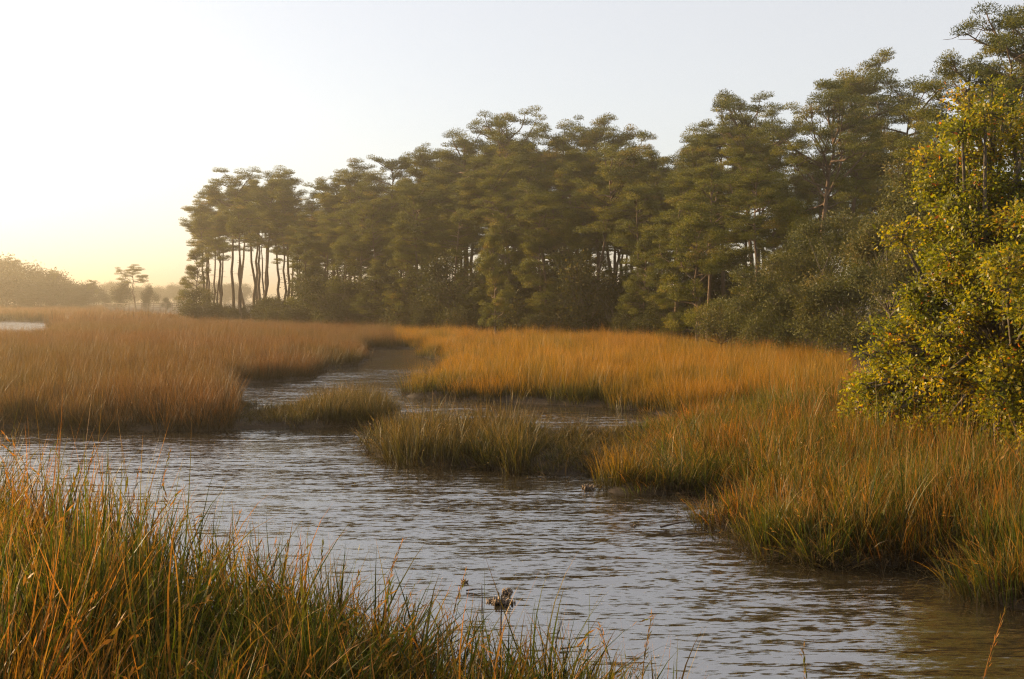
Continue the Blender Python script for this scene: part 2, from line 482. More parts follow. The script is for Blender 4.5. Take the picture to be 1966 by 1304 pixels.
def tuft_set(name, mat, meshes):
    c = bpy.data.collections.new(name)
    for i, me in enumerate(meshes):
        o = bpy.data.objects.new('%s_%02d' % (name, i), me)
        if len(me.materials) == 0: me.materials.append(mat)
        o.material_slots[0].link = 'OBJECT'; o.material_slots[0].material = mat
        c.objects.link(o)
    return c

def scatter(name, label, pts, rot, scl, vid, coll, cat='grass'):
    me = build_mesh(name, pts, [], {})
    a = me.attributes.new('rot', 'FLOAT_VECTOR', 'POINT'); a.data.foreach_set('vector', np.asarray(rot, np.float32).ravel())
    a = me.attributes.new('scl', 'FLOAT_VECTOR', 'POINT'); a.data.foreach_set('vector', np.asarray(scl, np.float32).ravel())
    a = me.attributes.new('vid', 'INT', 'POINT'); a.data.foreach_set('value', np.asarray(vid, np.int32))
    o = add_obj(name, me)
    ng = bpy.data.node_groups.new(name + '_scatter', 'GeometryNodeTree')
    ng.interface.new_socket('Geometry', in_out='INPUT', socket_type='NodeSocketGeometry')
    ng.interface.new_socket('Geometry', in_out='OUTPUT', socket_type='NodeSocketGeometry')
    N, Lk = ng.nodes, ng.links
    gi, go = N.new('NodeGroupInput'), N.new('NodeGroupOutput')
    ci = N.new('GeometryNodeCollectionInfo'); ci.inputs['Collection'].default_value = coll
    ci.inputs['Separate Children'].default_value = True; ci.inputs['Reset Children'].default_value = True
    ip = N.new('GeometryNodeInstanceOnPoints'); ip.inputs['Pick Instance'].default_value = True
    def named(nm, ty):
        n = N.new('GeometryNodeInputNamedAttribute'); n.data_type = ty; n.inputs['Name'].default_value = nm
        return n.outputs['Attribute']
    Lk.new(gi.outputs[0], ip.inputs['Points']); Lk.new(ci.outputs[0], ip.inputs['Instance'])
    Lk.new(named('vid', 'INT'), ip.inputs['Instance Index'])
    Lk.new(named('rot', 'FLOAT_VECTOR'), ip.inputs['Rotation']); Lk.new(named('scl', 'FLOAT_VECTOR'), ip.inputs['Scale'])
    Lk.new(ip.outputs[0], go.inputs[0])
    md = o.modifiers.new('scatter', 'NODES'); md.node_group = ng
    return tag(o, label, cat, kind='stuff')

def project(P):
    """World points to photograph pixels."""
    P = np.asarray(P, float)
    ca, sa = math.cos(PITCH), math.sin(PITCH)
    q = P - np.array([0, 0, CAM_H])
    dep = q[:, 1] * ca - q[:, 2] * sa
    v = q[:, 1] * sa + q[:, 2] * ca
    return CX + F_PX * q[:, 0] / dep, CY - F_PX * v / dep, dep

mid_meshes = [tuft_mesh('marsh_tuft_%d' % i, 10 + i, 46, 0.34, 1.0, 0.20, 0.016, 0.12, 0.30, 3) for i in range(5)]
far_meshes = [tuft_mesh('far_tuft_%d' % i, 30 + i, 60, 0.8, 1.0, 0.18, 0.045, 0.12, 0.25, 3) for i in range(3)]
near_meshes = [tuft_mesh('near_tuft_%d' % i, 50 + i, 30, 0.26, 1.0, 0.28, 0.017, 0.16, 0.60, 6, 0.08) for i in range(9)]
thatch_meshes = [tuft_mesh('thatch_tuft_%d' % i, 70 + i, 40, 0.30, 0.75, 0.22, 0.010, 0.75, 1.3, 6) for i in range(4)]
C_left = tuft_set('left_tufts', M['g_left'], mid_meshes + thatch_meshes[:1])
C_right = tuft_set('right_tufts', M['g_right'], mid_meshes + thatch_meshes[:1])
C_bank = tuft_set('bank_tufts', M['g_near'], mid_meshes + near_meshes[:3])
C_islet = tuft_set('islet_tufts', M['g_islet'], mid_meshes + near_meshes[:3])
C_far = tuft_set('far_tufts', M['g_left'], far_meshes)
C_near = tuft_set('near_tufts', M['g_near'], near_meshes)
C_thatch = tuft_set('thatch_tufts', M['g_thatch'], thatch_meshes)

rngG = np.random.default_rng(7)
def sample_area(y0, y1, dens, px0=-260, px1=2230):
    """Random ground points in the part of the view wedge between two distances."""
    w0, w1 = (px0 - CX) / F_PX, (px1 - CX) / F_PX
    n = int(dens * 0.5 * (w1 - w0) * (y1 ** 2 - y0 ** 2))
    y = np.sqrt(rngG.random(n) * (y1 ** 2 - y0 ** 2) + y0 ** 2)
    return np.column_stack([y * (w0 + (w1 - w0) * rngG.random(n)), y])

def make_bank(name, label, P, coll, nvar, hgt, lean=0.10, edge=0.12, wide=1.0, sd=0.12, max_forest=3.0, edge_low=0.0):
    d = shore_dist(P)
    keep = (d > edge * (0.3 + 1.4 * rngG.random(len(P))) - 0.02 - 0.5 * rngG.random(len(P)) ** 6) & (forest_depth(P) < max_forest)
    P, d = P[keep], d[keep]
    n = len(P)
    z = height(P)
    h = (hgt(P) if callable(hgt) else np.full(n, hgt)) * np.clip(rngG.normal(1, sd * 1.8, n), 0.35, 1.7) * (1 + 0.13 * wob(P[:, 0] * 0.5, P[:, 1] * 0.4) + 0.18 * wob(P[:, 0] * 1.9 + 5, P[:, 1] * 1.5))
    if edge_low: h *= 1 - edge_low * np.clip(1 - d / 0.8, 0, 1)
    rot = np.column_stack([rngG.normal(0.0, 0.09, n), rngG.normal(lean, 0.15, n) + 0.14 * wob(P[:, 0] * 0.45 + 2, P[:, 1] * 0.33), rngG.random(n) * 2 * math.pi])
    # rotation order XYZ spins the tuft first, then leans the whole tuft downwind (to the right)
    s = np.column_stack([wide * rngG.uniform(0.85, 1.2, n)] * 2 + [h])
    return scatter(name, label, np.column_stack([P, z]), rot, s, rngG.integers(0, nvar, n), coll)

def zone(P):
    """Which bank a point belongs to, by its place along the creek."""
    px, py, _ = project(np.column_stack([P, np.zeros(len(P))]))
    z = np.full(len(P), 'left', dtype='<U8')
    z[(px > np.interp(py, [600, 690, 760, 830], [740, 770, 765, 765]))] = 'right'
    z[(px > 690) & (py > 803) & (px < 1215) & (py < 930)] = 'islet'
    z[(px >= 1215) & (py > 803)] = 'bank'
    z[(px > 440) & (px < 760) & (py > 772) & (py < 830)] = 'tuft'
    z[(py > 980) & (px < 1285)] = 'near'
    z[(py > 1190) & (px < 1700)] = 'near'
    return z

A1 = np.concatenate([sample_area(19, 40, 9.0), sample_area(40, 62, 6.5), sample_area(62, 105, 4.0), sample_area(105, 175, 2.2, -260, 900)])
Z1 = zone(A1)
grasses = [
    make_bank('left_meadow_grass', 'rust brown marsh grass meadow filling the left bank', A1[Z1 == 'left'], C_left, 6, 0.98, 0.12, edge_low=0.2),
    make_bank('golden_meadow_grass', 'golden orange marsh grass meadow before the dark wood', A1[Z1 == 'right'], C_right, 6, 0.95, 0.10, edge_low=0.2),
    make_bank('islet_tussock_grass', 'wind bent brown grass clump on the mud spit beyond the open water', A1[Z1 == 'tuft'], C_islet, 5, lambda P: np.interp(project(np.column_stack([P, np.zeros(len(P))]))[0], [470, 560, 620, 720, 750], [0.16, 0.34, 0.74, 0.80, 0.42]), 0.34),
]
def islet_h(P):
    px, py, _ = project(np.column_stack([P, np.zeros(len(P))]))
    return np.interp(px, [700, 760, 1000, 1050, 1200, 1260], [0.42, 0.62, 0.55, 0.24, 0.20, 0.30])
A2 = sample_area(22, 36, 14.0, 650, 1300); Z2 = zone(A2)
grasses.append(make_bank('islet_grass', 'olive and straw grass on the low islet in mid creek', A2[Z2 == 'islet'], C_islet, 8, islet_h, 0.12, sd=0.28))
A3 = sample_area(14, 34, 15.0, 1150, 2230); Z3 = zone(A3)
def bank_h(P):
    px, py, _ = project(np.column_stack([P, np.zeros(len(P))]))
    return np.interp(px, [1150, 1250, 1350, 1500, 1700, 2000], [0.22, 0.38, 0.58, 0.78, 0.82, 0.85])
grasses.append(make_bank('right_bank_grass', 'tall green and orange grass on the right bank below the oak', A3[Z3 == 'bank'], C_bank, 8, bank_h, 0.08, sd=0.16, max_forest=0.3, edge_low=0.2))
A4 = sample_area(150, 430, 0.35, -260, 760)
grasses.append(make_bank('far_marsh_grass', 'hazy far marsh grass stretching to the distant trees', A4, C_far, 3, 1.25, 0.1, wide=1.6, max_forest=1.0))
A5 = np.concatenate([sample_area(5.0, 10, 17.0, -500, 1750), sample_area(10, 19, 17.0, -420, 1500)])
Z5 = zone(A5)
def near_h(P):
    px, py, _ = project(np.column_stack([P, np.zeros(len(P))]))
    return np.interp(px, [-300, 0, 200, 400, 650, 900, 1200, 1500], [1.04, 1.02, 0.92, 0.77, 0.68, 0.58, 0.5, 0.42])
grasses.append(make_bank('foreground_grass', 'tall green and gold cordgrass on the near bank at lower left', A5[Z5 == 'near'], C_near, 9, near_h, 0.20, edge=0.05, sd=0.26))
T5 = A5[Z5 == 'near'][::2]
T5 = T5[(T5[:, 0] > -3.2 + rngG.normal(0, 0.8, len(T5)))]
grasses.append(make_bank('foreground_thatch', 'bleached matted dead grass along the near water edge', T5, C_thatch, 4, 0.75, 0.1, edge=0.05))
T3 = np.concatenate([A3[Z3 == 'bank'][::2], A2[Z2 == 'islet'][::2]])
T3 = T3[shore_dist(T3) < 1.1]
grasses.append(make_bank('bank_thatch', 'drooping straw coloured dead grass fringing islet and right bank', T3, C_thatch, 4, 0.7, 0.0, edge=0.02))

S1 = sample_area(14, 48, 9.0, 380, 2230)
ds = shore_dist(S1)
S1 = S1[(ds < 0.12) & (ds > -0.85) & (rngG.random(len(S1)) < np.clip(0.75 + ds * 0.85, 0.02, 1)) & (wob(S1[:, 0] * 1.3, S1[:, 1] * 0.9) > -0.1)]
n = len(S1)
scatter('shore_stubble', 'dark broken grass stubble poking from the shallows along islets and banks', np.column_stack([S1, np.minimum(height(S1), 0.02) * 0.2 - 0.02]),
        np.column_stack([rngG.normal(0, 0.3, n), rngG.normal(0.1, 0.3, n), rngG.random(n) * 6.28]),
        np.column_stack([rngG.uniform(0.5, 0.9, n)] * 2 + [rngG.uniform(0.15, 0.42, n)]), rngG.integers(0, 4, n), C_thatch)

# ------------------------------------------------------------------ pines
def pine_meshes(seed, H=22.0, cb=0.45, R=3.6, nbr=30, umbrella=0.6, r0=0.24, needles=26, sway=0.5, forks=0, dense=1.0):
    rng = np.random.default_rng(seed)
    g = Geo()
    zs = np.linspace(0, H * 0.97, 12)
    swx = sway * np.cumsum(rng.normal(0, 0.25, 12)); swy = sway * np.cumsum(rng.normal(0, 0.25, 12))
    tp = np.column_stack([swx - swx[0], swy - swy[0], zs])
    tr = r0 * (1 - 0.86 * (zs / H) ** 1.1); tr[0] *= 1.35
    g.add(*tube(tp, tr, 8))
    cl = []
    def trunk_at(z):
        return np.array([np.interp(z, zs, tp[:, 0]), np.interp(z, zs, tp[:, 1]), z])
    def limb(start, az, el, L, rad, depth, kink=0.22):
        n = 6
        pts = [start]; a, e = az, el
        for k in range(n):
            a += rng.normal(0, kink); e += rng.normal(0.05, kink * 0.7)
            pts.append(pts[-1] + (L / n) * np.array([math.cos(a) * math.cos(e), math.sin(a) * math.cos(e), math.sin(e)]))
        pts = np.array(pts)
        g.add(*tube(pts, np.linspace(rad, rad * 0.25, n + 1), 5 if depth == 0 else 4))
        if depth == 0:
            for s in rng.uniform(0.35, 0.98, int(2 + L * 0.9)):
                i = min(int(s * n), n - 1)
                limb(pts[i] + (pts[i + 1] - pts[i]) * (s * n - i), a + rng.choice([-1, 1]) * rng.uniform(0.5, 1.3), rng.uniform(0.0, 0.7), L * rng.uniform(0.22, 0.42), rad * 0.35, 1)
            cl.append((pts[-1], rng.uniform(0.7, 1.15)))
            if L > 2.0: cl.append((pts[-3] + rng.normal(0, 0.25, 3), rng.uniform(0.55, 1.0)))
        elif rng.random() < 0.55:
            cl.append((pts[-1], rng.uniform(0.5, 0.9)))
    for b in range(nbr):
        u = (b + rng.random()) / nbr
        z = H * (cb + (0.97 - cb) * u)
        prof = (1 - umbrella) * (1 - 0.6 * u) + umbrella * math.sqrt(max(0.1, 1 - ((u - 0.5) / 0.62) ** 2)) * 1.05
        L = R * prof * rng.uniform(0.6, 1.25)
        limb(trunk_at(z), rng.random() * 2 * math.pi, rng.uniform(-0.15, 0.25) + 0.75 * u ** 2, max(L, 0.8), 0.03 + 0.018 * L, 0)
    for k in range(forks):                                                   # heavy crooked limbs
        z = H * rng.uniform(cb * 0.85, cb * 1.25)
        limb(trunk_at(z), rng.random() * 6.28, rng.uniform(0.35, 0.7), R * rng.uniform(1.2, 1.5), 0.15, 0, 0.3)
    for k in range(5):                                                       # short dead snags below the crown
        limb2 = trunk_at(H * rng.uniform(cb * 0.45, cb)); a = rng.random() * 6.28; L = rng.uniform(0.5, 1.8)
        q = np.array([limb2, limb2 + L * 0.5 * np.array([math.cos(a), math.sin(a), 0.1]), limb2 + L * np.array([math.cos(a + .3), math.sin(a + .3), 0.02])])
        g.add(*tube(q, [0.035, 0.025, 0.008], 4))
    for q in range(9): cl.append((trunk_at(H * (0.985 - 0.012 * q)) + rng.normal(0, 0.25 + 0.11 * q, 3) * np.array([1, 1, 0.2]), rng.uniform(0.6, 1.0)))
    cc, rr = np.array([c for c, r in cl]), np.array([r for c, r in cl])
    cntn = np.maximum(20, (needles * 5.4 * (rr / 0.7) ** 2).astype(int))
    C0, R0 = np.repeat(cc, cntn, 0), np.repeat(rr, cntn)
    q = rand_dirs(rng, len(C0)); q[:, 2] = np.where(q[:, 2] < 0, q[:, 2] * 0.35, q[:, 2])
    off = q * (R0 * rng.random(len(C0)) ** 0.4)[:, None] * np.array([1, 1, 0.66])
    D = norm(q * 0.35 + rng.normal(0, 0.75, off.shape) + np.array([0, 0, 0.45]))
    L = rng.uniform(0.12, 0.22, len(C0)); W = rng.uniform(0.040, 0.075, len(C0))
    S = norm(np.cross(D, rand_dirs(rng, len(C0))))
    b = C0 + off
    v = np.stack([b - S * W[:, None] * 0.5, b + S * W[:, None] * 0.5, b + D * L[:, None]], 1)
    f = np.arange(len(C0) * 3).reshape(-1, 3)
    rnd = np.repeat(np.clip(np.repeat(rng.normal(0.45, 0.22, len(cl)), cntn) + rng.normal(0, 0.12, len(C0)), 0, 1), 3)
    crown = build_mesh('pine_crown', v.reshape(-1, 3), [f], {'rnd': rnd})
    trunk = g.mesh('pine_trunk')
    trunk.materials.append(M['bark']); crown.materials.append(M['pine'])
    return trunk, crown, float(np.percentile(v[..., 2], 99.9))

PV = [pine_meshes(100 + i, 22.0, cb, R, nb, um, 0.24, 44, sw) for i, (cb, R, nb, um, sw) in enumerate((
    (0.52, 3.8, 28, 0.9, 0.4), (0.60, 3.7, 26, 1.0, 0.5), (0.46, 3.9, 28, 0.8, 0.4), (0.66, 4.0, 25, 1.0, 0.6),
    (0.42, 3.8, 28, 0.7, 0.3), (0.56, 4.3, 27, 1.0, 0.7), (0.36, 3.7, 30, 0.6, 0.3), (0.68, 3.4, 22, 1.0, 0.5), (0.74, 3.3, 18, 1.0, 0.6)))]
PV_BIG = pine_meshes(140, 22.0, 0.56, 5.0, 20, 0.95, 0.34, 46, 0.7, forks=4)
PV_LOW = [pine_meshes(150 + i, 12.0, 0.14, 3.4, 30, 0.25, 0.17, 42, 0.4) for i in range(2)]
PV_UMB = pine_meshes(160, 16.0, 0.62, 4.2, 14, 1.0, 0.24, 44, 0.5)

def plant_tree(name, meshes, label, cat, x, y, H, rz, group=None, wide=1.0, z=None, lean=(0, 0)):
    tr, cr, H0 = meshes
    s = H / H0
    e = thing(name, label, cat, (x, y, (zat(x, y) if z is None else z) - 0.1), rz, (s * wide, s * wide, s), group)
    e.rotation_euler = (lean[0], lean[1], rz)
    add_obj('trunk', tr, None, e)
    add_obj('crown', cr, None, e)
    return e

SKYLINE = np.array([(350, 470), (362, 420), (395, 350), (445, 322), (520, 316), (575, 340), (640, 326), (690, 306), (755, 292), (820, 278), (890, 238), (940, 250), (1000, 198), (1045, 240), (1085, 226), (1145, 208),
                    (1190, 255), (1240, 262), (1290, 290), (1330, 230), (1380, 245), (1450, 170), (1510, 180), (1570, 140), (1640, 104), (1710, 145), (1770, 215), (1850, 110), (1966, 40), (2100, 20)], float)
rngT = np.random.default_rng(21)
def top_height(px, py, d):
    return at_depth(px, py, d)[2]

FEATURE = [  # px, top py, distance behind camera plane, variant, width, label
    (398, 372, 172, 7, 0.95, 'outermost pine at the left tip of the wood, lowest of its cluster'),
    (424, 340, 170, 8, 0.95, 'slim leaning pine second from the left tip of the wood'),
    (448, 322, 166, 3, 1.0, 'bare trunked pine with round top third from the left tip'),
    (486, 330, 172, 8, 1.0, 'thin pine fourth from the left tip, sky showing around its trunk'),
    (512, 316, 160, 7, 1.05, 'tallest pine of the left end cluster, flat dark crown'),
    (556, 326, 158, 3, 1.0, 'pine with crown reaching right at the end of the left cluster'),
    (640, 326, 152, 2, 1.0, 'pine right of the dip after the left end cluster'),
    (690, 306, 146, 0, 1.0, 'rounded pine rising on the slope of the skyline left of centre'),
    (755, 292, 142, 4, 1.05, 'broad dense pine on the rising skyline left of centre'),
    (820, 278, 138, 6, 1.0, 'pine with narrow tip just left of the bushy open crowned one'),
    (890, 238, 130, 3, 1.05, 'open crowned pine standing left of the tallest centre pine'),
    (998, 197, 120, 5, 1.0, 'tallest umbrella shaped pine in the centre of the wood'),
    (1078, 226, 118, 7, 1.0, 'thin see through pine between the two tall centre pines'),
    (1143, 207, 116, 1, 0.95, 'tall pine with pointed tufted crown right of the centre'),
    (1215, 256, 110, 2, 1.0, 'dense dark pine at the right end of the central block'),
    (1268, 276, 108, 0, 0.9, 'small topped pine at the notch between central and right pines'),
    (1328, 230, 100, 3, 0.9, 'thin pine with sparse tuft top right of the notch'),
    (1392, 240, 96, 4, 1.0, 'shorter full pine left of the arching crowned pine'),
    (1450, 170, 94, 5, 1.0, 'pine with arching crown left of the big limbed pine'),
    (1640, 104, 92, 1, 1.0, 'highest pine behind the big limbed pine on the right'),
    (1712, 146, 88, 3, 1.1, 'tall pine with bare lower trunk right of the big limbed pine'),
    (1772, 222, 84, 0, 0.9, 'pine half hidden behind the yellow oak on its left side'),
    (1862, 96, 50, 4, 0.95, 'dark pine rising behind the yellow oak near the right edge'),
    (1935, 82, 47, 2, 0.9, 'dense pine above the yellow oak close to the right edge'),
    (2010, -40, 45, 5, 1.0, 'tallest pine cut by the top right corner'),
]
for px, py, d, v, w, lab in FEATURE:
    g = at_depth(px, 600, d)
    zb = zat(g[0], g[1])
    H = top_height(px, py, d) - zb
    plant_tree('pine_tree', PV[v], lab, 'pine tree', g[0], g[1], H, rngT.random() * 6.28, None, w * 1.12, zb, (rngT.normal(0, 0.025), rngT.normal(0, 0.03)))
g = at_depth(1583, 600, 84)
plant_tree('pine_tree', PV_BIG, 'big limbed pine with thick forked trunk among the right hand pines', 'pine tree', g[0], g[1], top_height(1583, 150, 84) - zat(g[0], g[1]), 2.2)
for px, py, d, v, w, lab in (
        (378, 462, 166, 1, 0.8, 'low spreading pine hanging over the left tip of the wood'),
        (1335, 385, 76, 0, 1.0, 'sunlit low pine with its trunk foot showing left of the grey thicket'),
        (1440, 400, 80, 1, 1.1, 'bushy bright green pine between low pine and big limbed pine'),
        (1236, 430, 90, 1, 0.7, 'slender young pine standing before the shaded wood'),
        (1510, 380, 76, 0, 0.9, 'bright green young pine just above the grey thicket'),
        (952, 420, 100, 1, 0.6, 'narrow young pine in front of the darkest centre trunks')):
    g = at_depth(px, 600, d); zb = zat(g[0], g[1])
    plant_tree('pine_tree', PV_LOW[v], lab, 'pine tree', g[0], g[1], top_height(px, py, d) - zb, rngT.random() * 6.28, None, w, zb)

for k in range(18):
    px = 560 + 760 * (k + rngT.random()) / 18
    e_ = np.interp(px, [(q[0] / q[1]) * F_PX + CX for q in FOREST_EDGE], FOREST_EDGE[:, 1])
    g = at_depth(px, 600, e_ + rngT.uniform(1, 9))
    plant_tree('pine_tree', PV_LOW[k % 2], 'low branched young pine along the front of the wood', 'pine tree', g[0], g[1], rngT.uniform(6.5, 13), rngT.random() * 6.28, 'young pines fronting the wood', rngT.uniform(0.75, 1.0))
spots = []
def free(x, y, r):
    for a, b, c in spots:
        if (a - x) ** 2 + (b - y) ** 2 < (r + c) ** 2 * 0.25: return False
    spots.append((x, y, r)); return True
cnt = 0
for k in range(2200):
    px = rngT.uniform(395, 1800)
    e = np.interp(px, [(q[0] / q[1]) * F_PX + CX for q in FOREST_EDGE], FOREST_EDGE[:, 1])
    d = e + 3 + 55 * rngT.random() ** 1.3
    drop = rngT.uniform(25, 95) + (50 if 1480 < px < 1760 else 0) + (60 * rngT.random() if d < e + 15 else 0)
    py = np.interp(px, SKYLINE[:, 0], SKYLINE[:, 1]) + drop
    if px < 560 and rngT.random() < 0.75: continue
    if 1470 < px:                                                            # keep the view open around the big limbed pine
        if rngT.random() < 0.6: continue
        d = rngT.uniform(93, 130); py += rngT.uniform(30, 120)
    g = at_depth(px, 600, d)
    if not free(g[0], g[1], 4.6): continue
    zb = zat(g[0], g[1]); H = top_height(px, py, d) - zb
    if H < 8: continue
    plant_tree('pine_tree', PV[((3, 7, 8, 7, 3, 8, 1, 7) if px < 580 else (4, 6, 2, 0, 3, 1, 2, 5))[int(rngT.integers(0, 8))]], 'pine packed among its neighbours inside the shaded wood below the skyline', 'pine tree', g[0], g[1], H, rngT.random() * 6.28,
               'pines filling the wood', rngT.uniform(1.05, 1.35), zb, (rngT.normal(0, 0.02), rngT.normal(0, 0.02)))
    cnt += 1
    if cnt >= 125: break

# ------------------------------------------------------------------ broadleaf trees and shrubs
def leafy_meshes(seed, base, lobes, n_tw, per, leaf, mat, bark, spread=0.22, r0=0.2, shell=0.55, rnd_mu=0.45, hub=None, accents=None):
    """lobes: (centre, radius) list. Limbs run from the base to each lobe, twigs fill the lobe, leaves sit on the twig ends."""
    rng = np.random.default_rng(seed)
    g = Geo()
    base = np.asarray(base, float)
    hub = np.asarray(hub if hub is not None else base + np.array([0, 0, 0.25 * max(c[2] for c, r in lobes)]), float)
    bend = (base + hub) / 2 + rng.normal(0, 0.08, 3)
    g.add(*tube(np.array([base, bend, hub]), [r0 * 1.25, r0, r0 * 0.85], 8))
    vol = np.array([np.prod(np.atleast_1d(r) * np.ones(3)) for c, r in lobes]) ** 0.72
    cnts = np.maximum(8, (n_tw * vol / vol.sum()).astype(int))
    TC, TR, TN = [], [], []
    for (c, r), m in zip(lobes, cnts):
        c = np.asarray(c, float); r = np.atleast_1d(r) * np.ones(3)
        mid = hub * 0.5 + c * 0.5 + rng.normal(0, 0.12, 3) * np.linalg.norm(c - hub) * 0.6
        g.add(*tube(np.array([hub, mid, c]), [r0 * 0.6, r0 * 0.4, r0 * 0.2], 6))
        dirs = rand_dirs(rng, m)
        rad = (shell + (1 - shell) * rng.random(m)) * rng.uniform(0.75, 1.08, m)
        p = c + dirs * rad[:, None] * r
        TC.append(p); TN.append(dirs); TR.append(np.clip(rng.normal(rnd_mu, 0.13), 0.1, 0.9) + rng.normal(0, 0.1, m))
        for q in p[:: max(1, m // 26)]:
            md = c + (q - c) * 0.5 + rng.normal(0, 0.06, 3) * r
            g.add(*tube(np.array([c, md, q]), [r0 * 0.16, r0 * 0.10, r0 * 0.03], 4))
    TC, TR = np.concatenate(TC), np.concatenate(TR)
    C = np.repeat(TC, per, 0); n = len(C)
    off = rng.normal(0, 1, (n, 3)) * spread * np.array([1, 1, 0.75])
    D = norm(off + rng.normal(0, spread * 0.8, (n, 3)) + np.array([0, 0, -0.1 * spread]))
    N = norm(rng.normal(0, 0.72, (n, 3)) + np.repeat(np.concatenate(TN), per, 0) * 0.9 + np.array([0, 0, 0.25]))
    L = leaf * rng.uniform(0.65, 1.35, n)
    rnd = np.clip(np.repeat(TR, per) + rng.normal(0, 0.16, n), 0, 0.95)
    if accents: rnd[rng.random(n) < accents] = 1.0
    v, f, a = leaves(C + off, D, N, L, L * rng.uniform(0.4, 0.62, n), rnd)
    crown = build_mesh('leaf_crown', v, [f], {'rnd': a}); crown.materials.append(mat)
    trunk = g.mesh('limbs'); trunk.materials.append(bark)
    return trunk, crown

def px_lobes(rows, origin):
    out = []
    for px, py, d, rp in rows:
        c = at_depth(px, py, d) - origin
        out.append((c, np.array([1.0, 1.0, 0.9]) * rp * d / F_PX))
    return out

def broken(lobes, seed, n=6, core=0.62, sub=0.40):
    rng = np.random.default_rng(seed); out = []
    for c, r in lobes:
        out.append((c, r * core))
        for d in rand_dirs(rng, n):
            d[1] = -abs(d[1]) if rng.random() < 0.7 else d[1]
            out.append((c + d * r * rng.uniform(0.6, 1.2), r * sub * rng.uniform(0.7, 1.3) * np.array([1.1, 1.1, 0.8])))
    return out

# the yellowing oak leaning over the right bank
o_base = at_depth(1975, 600, 25.0); o_base[2] = zat(o_base[0], o_base[1]) - 0.1
OAK = [(1905, 300, 27, 105), (1980, 250, 28, 120), (1850, 400, 26.5, 105), (1945, 420, 26, 120), (2050, 400, 27, 140), (1800, 500, 26, 95), (1885, 545, 25, 125), (1990, 570, 25.5, 130),
       (1765, 600, 25, 75), (1835, 665, 24.2, 110), (1930, 690, 24, 110), (2040, 720, 25, 140), (1735, 690, 24.5, 70), (1690, 742, 24, 52), (1735, 790, 23.6, 62), (1820, 775, 23.2, 85), (1905, 800, 23.5, 85), (1985, 810, 24, 90), (2080, 560, 27, 150),
       (1655, 735, 24, 26), (1880, 215, 27.5, 50), (1790, 330, 27.5, 55), (1705, 800, 22.6, 45), (1775, 832, 22.4, 55), (1855, 848, 22.2, 60), (1940, 850, 22.3, 65), (2030, 850, 22.5, 70), (1668, 770, 23.2, 38), (1722, 655, 24.6, 55), (1702, 700, 24.2, 46), (1765, 705, 23.8, 60)]
tr, cr = leafy_meshes(301, (0, 0, 0), broken(px_lobes([(x, y, float(np.clip(27.0 - (x - 1640) / 400 * 5.2 + (1.5 if y < 450 else 0), 21.3, 28.5)), r) for x, y, d, r in OAK], o_base), 77, 8, 0.55, 0.33), 7600, 13, 0.092, M['oak'], M['oakbark'], 0.135, 0.13, 0.30, 0.44, hub=(-0.8, -0.5, 2.2), accents=0.012)
e = thing('oak_tree', 'large yellow green oak overhanging the bank at the right edge', 'oak tree', o_base)
add_obj('trunk', tr, None, e); add_obj('crown', cr, None, e)

# grey green thickets between the oak and the pines
def thicket(name, seed, foot, rows, lab, n_tw, mat, leaf=0.12, cat='shrub', per=16, sp=0.26):
    b = at_depth(foot[0], 600, foot[1]); b[2] = zat(b[0], b[1]) - 0.1
    tr, cr = leafy_meshes(seed, (0, 0, 0), broken(px_lobes(rows, b), seed), n_tw, per, leaf, mat, M['oakbark'], sp, 0.07, 0.4)
    e = thing(name, lab, cat, b)
    add_obj('trunk', tr, None, e); add_obj('crown', cr, None, e)
thicket('shrub', 311, (1500, 66), [(1500, 520, 66, 75), (1455, 560, 65, 60), (1540, 570, 64, 70), (1480, 615, 63, 60), (1420, 600, 66, 45), (1550, 500, 67, 60)], 'broad grey green thicket at the end of the golden meadow', 3000, M['myrtle'])
thicket('shrub', 312, (1620, 60), [(1610, 480, 62, 75), (1570, 560, 60, 65), (1650, 560, 59, 80), (1620, 630, 57, 55), (1690, 500, 62, 70), (1700, 620, 56, 60), (1560, 630, 59, 45)], 'taller grey green thicket touching the left side of the yellow oak', 3300, M['myrtle'])
thicket('small_tree', 313, (1710, 52), [(1720, 420, 52, 70), (1760, 350, 52, 60), (1690, 450, 54, 60), (1740, 520, 50, 80), (1770, 440, 50, 70)], 'olive leaved tree rising behind the left edge of the yellow oak', 2500, M['myrtle'], cat='tree')
thicket('shrub', 314, (1385, 72), [(1385, 605, 72, 38), (1360, 625, 71, 26), (1410, 630, 70, 30)], 'low rounded bush at the foot of the sunlit low pine', 420, M['myrtle'])

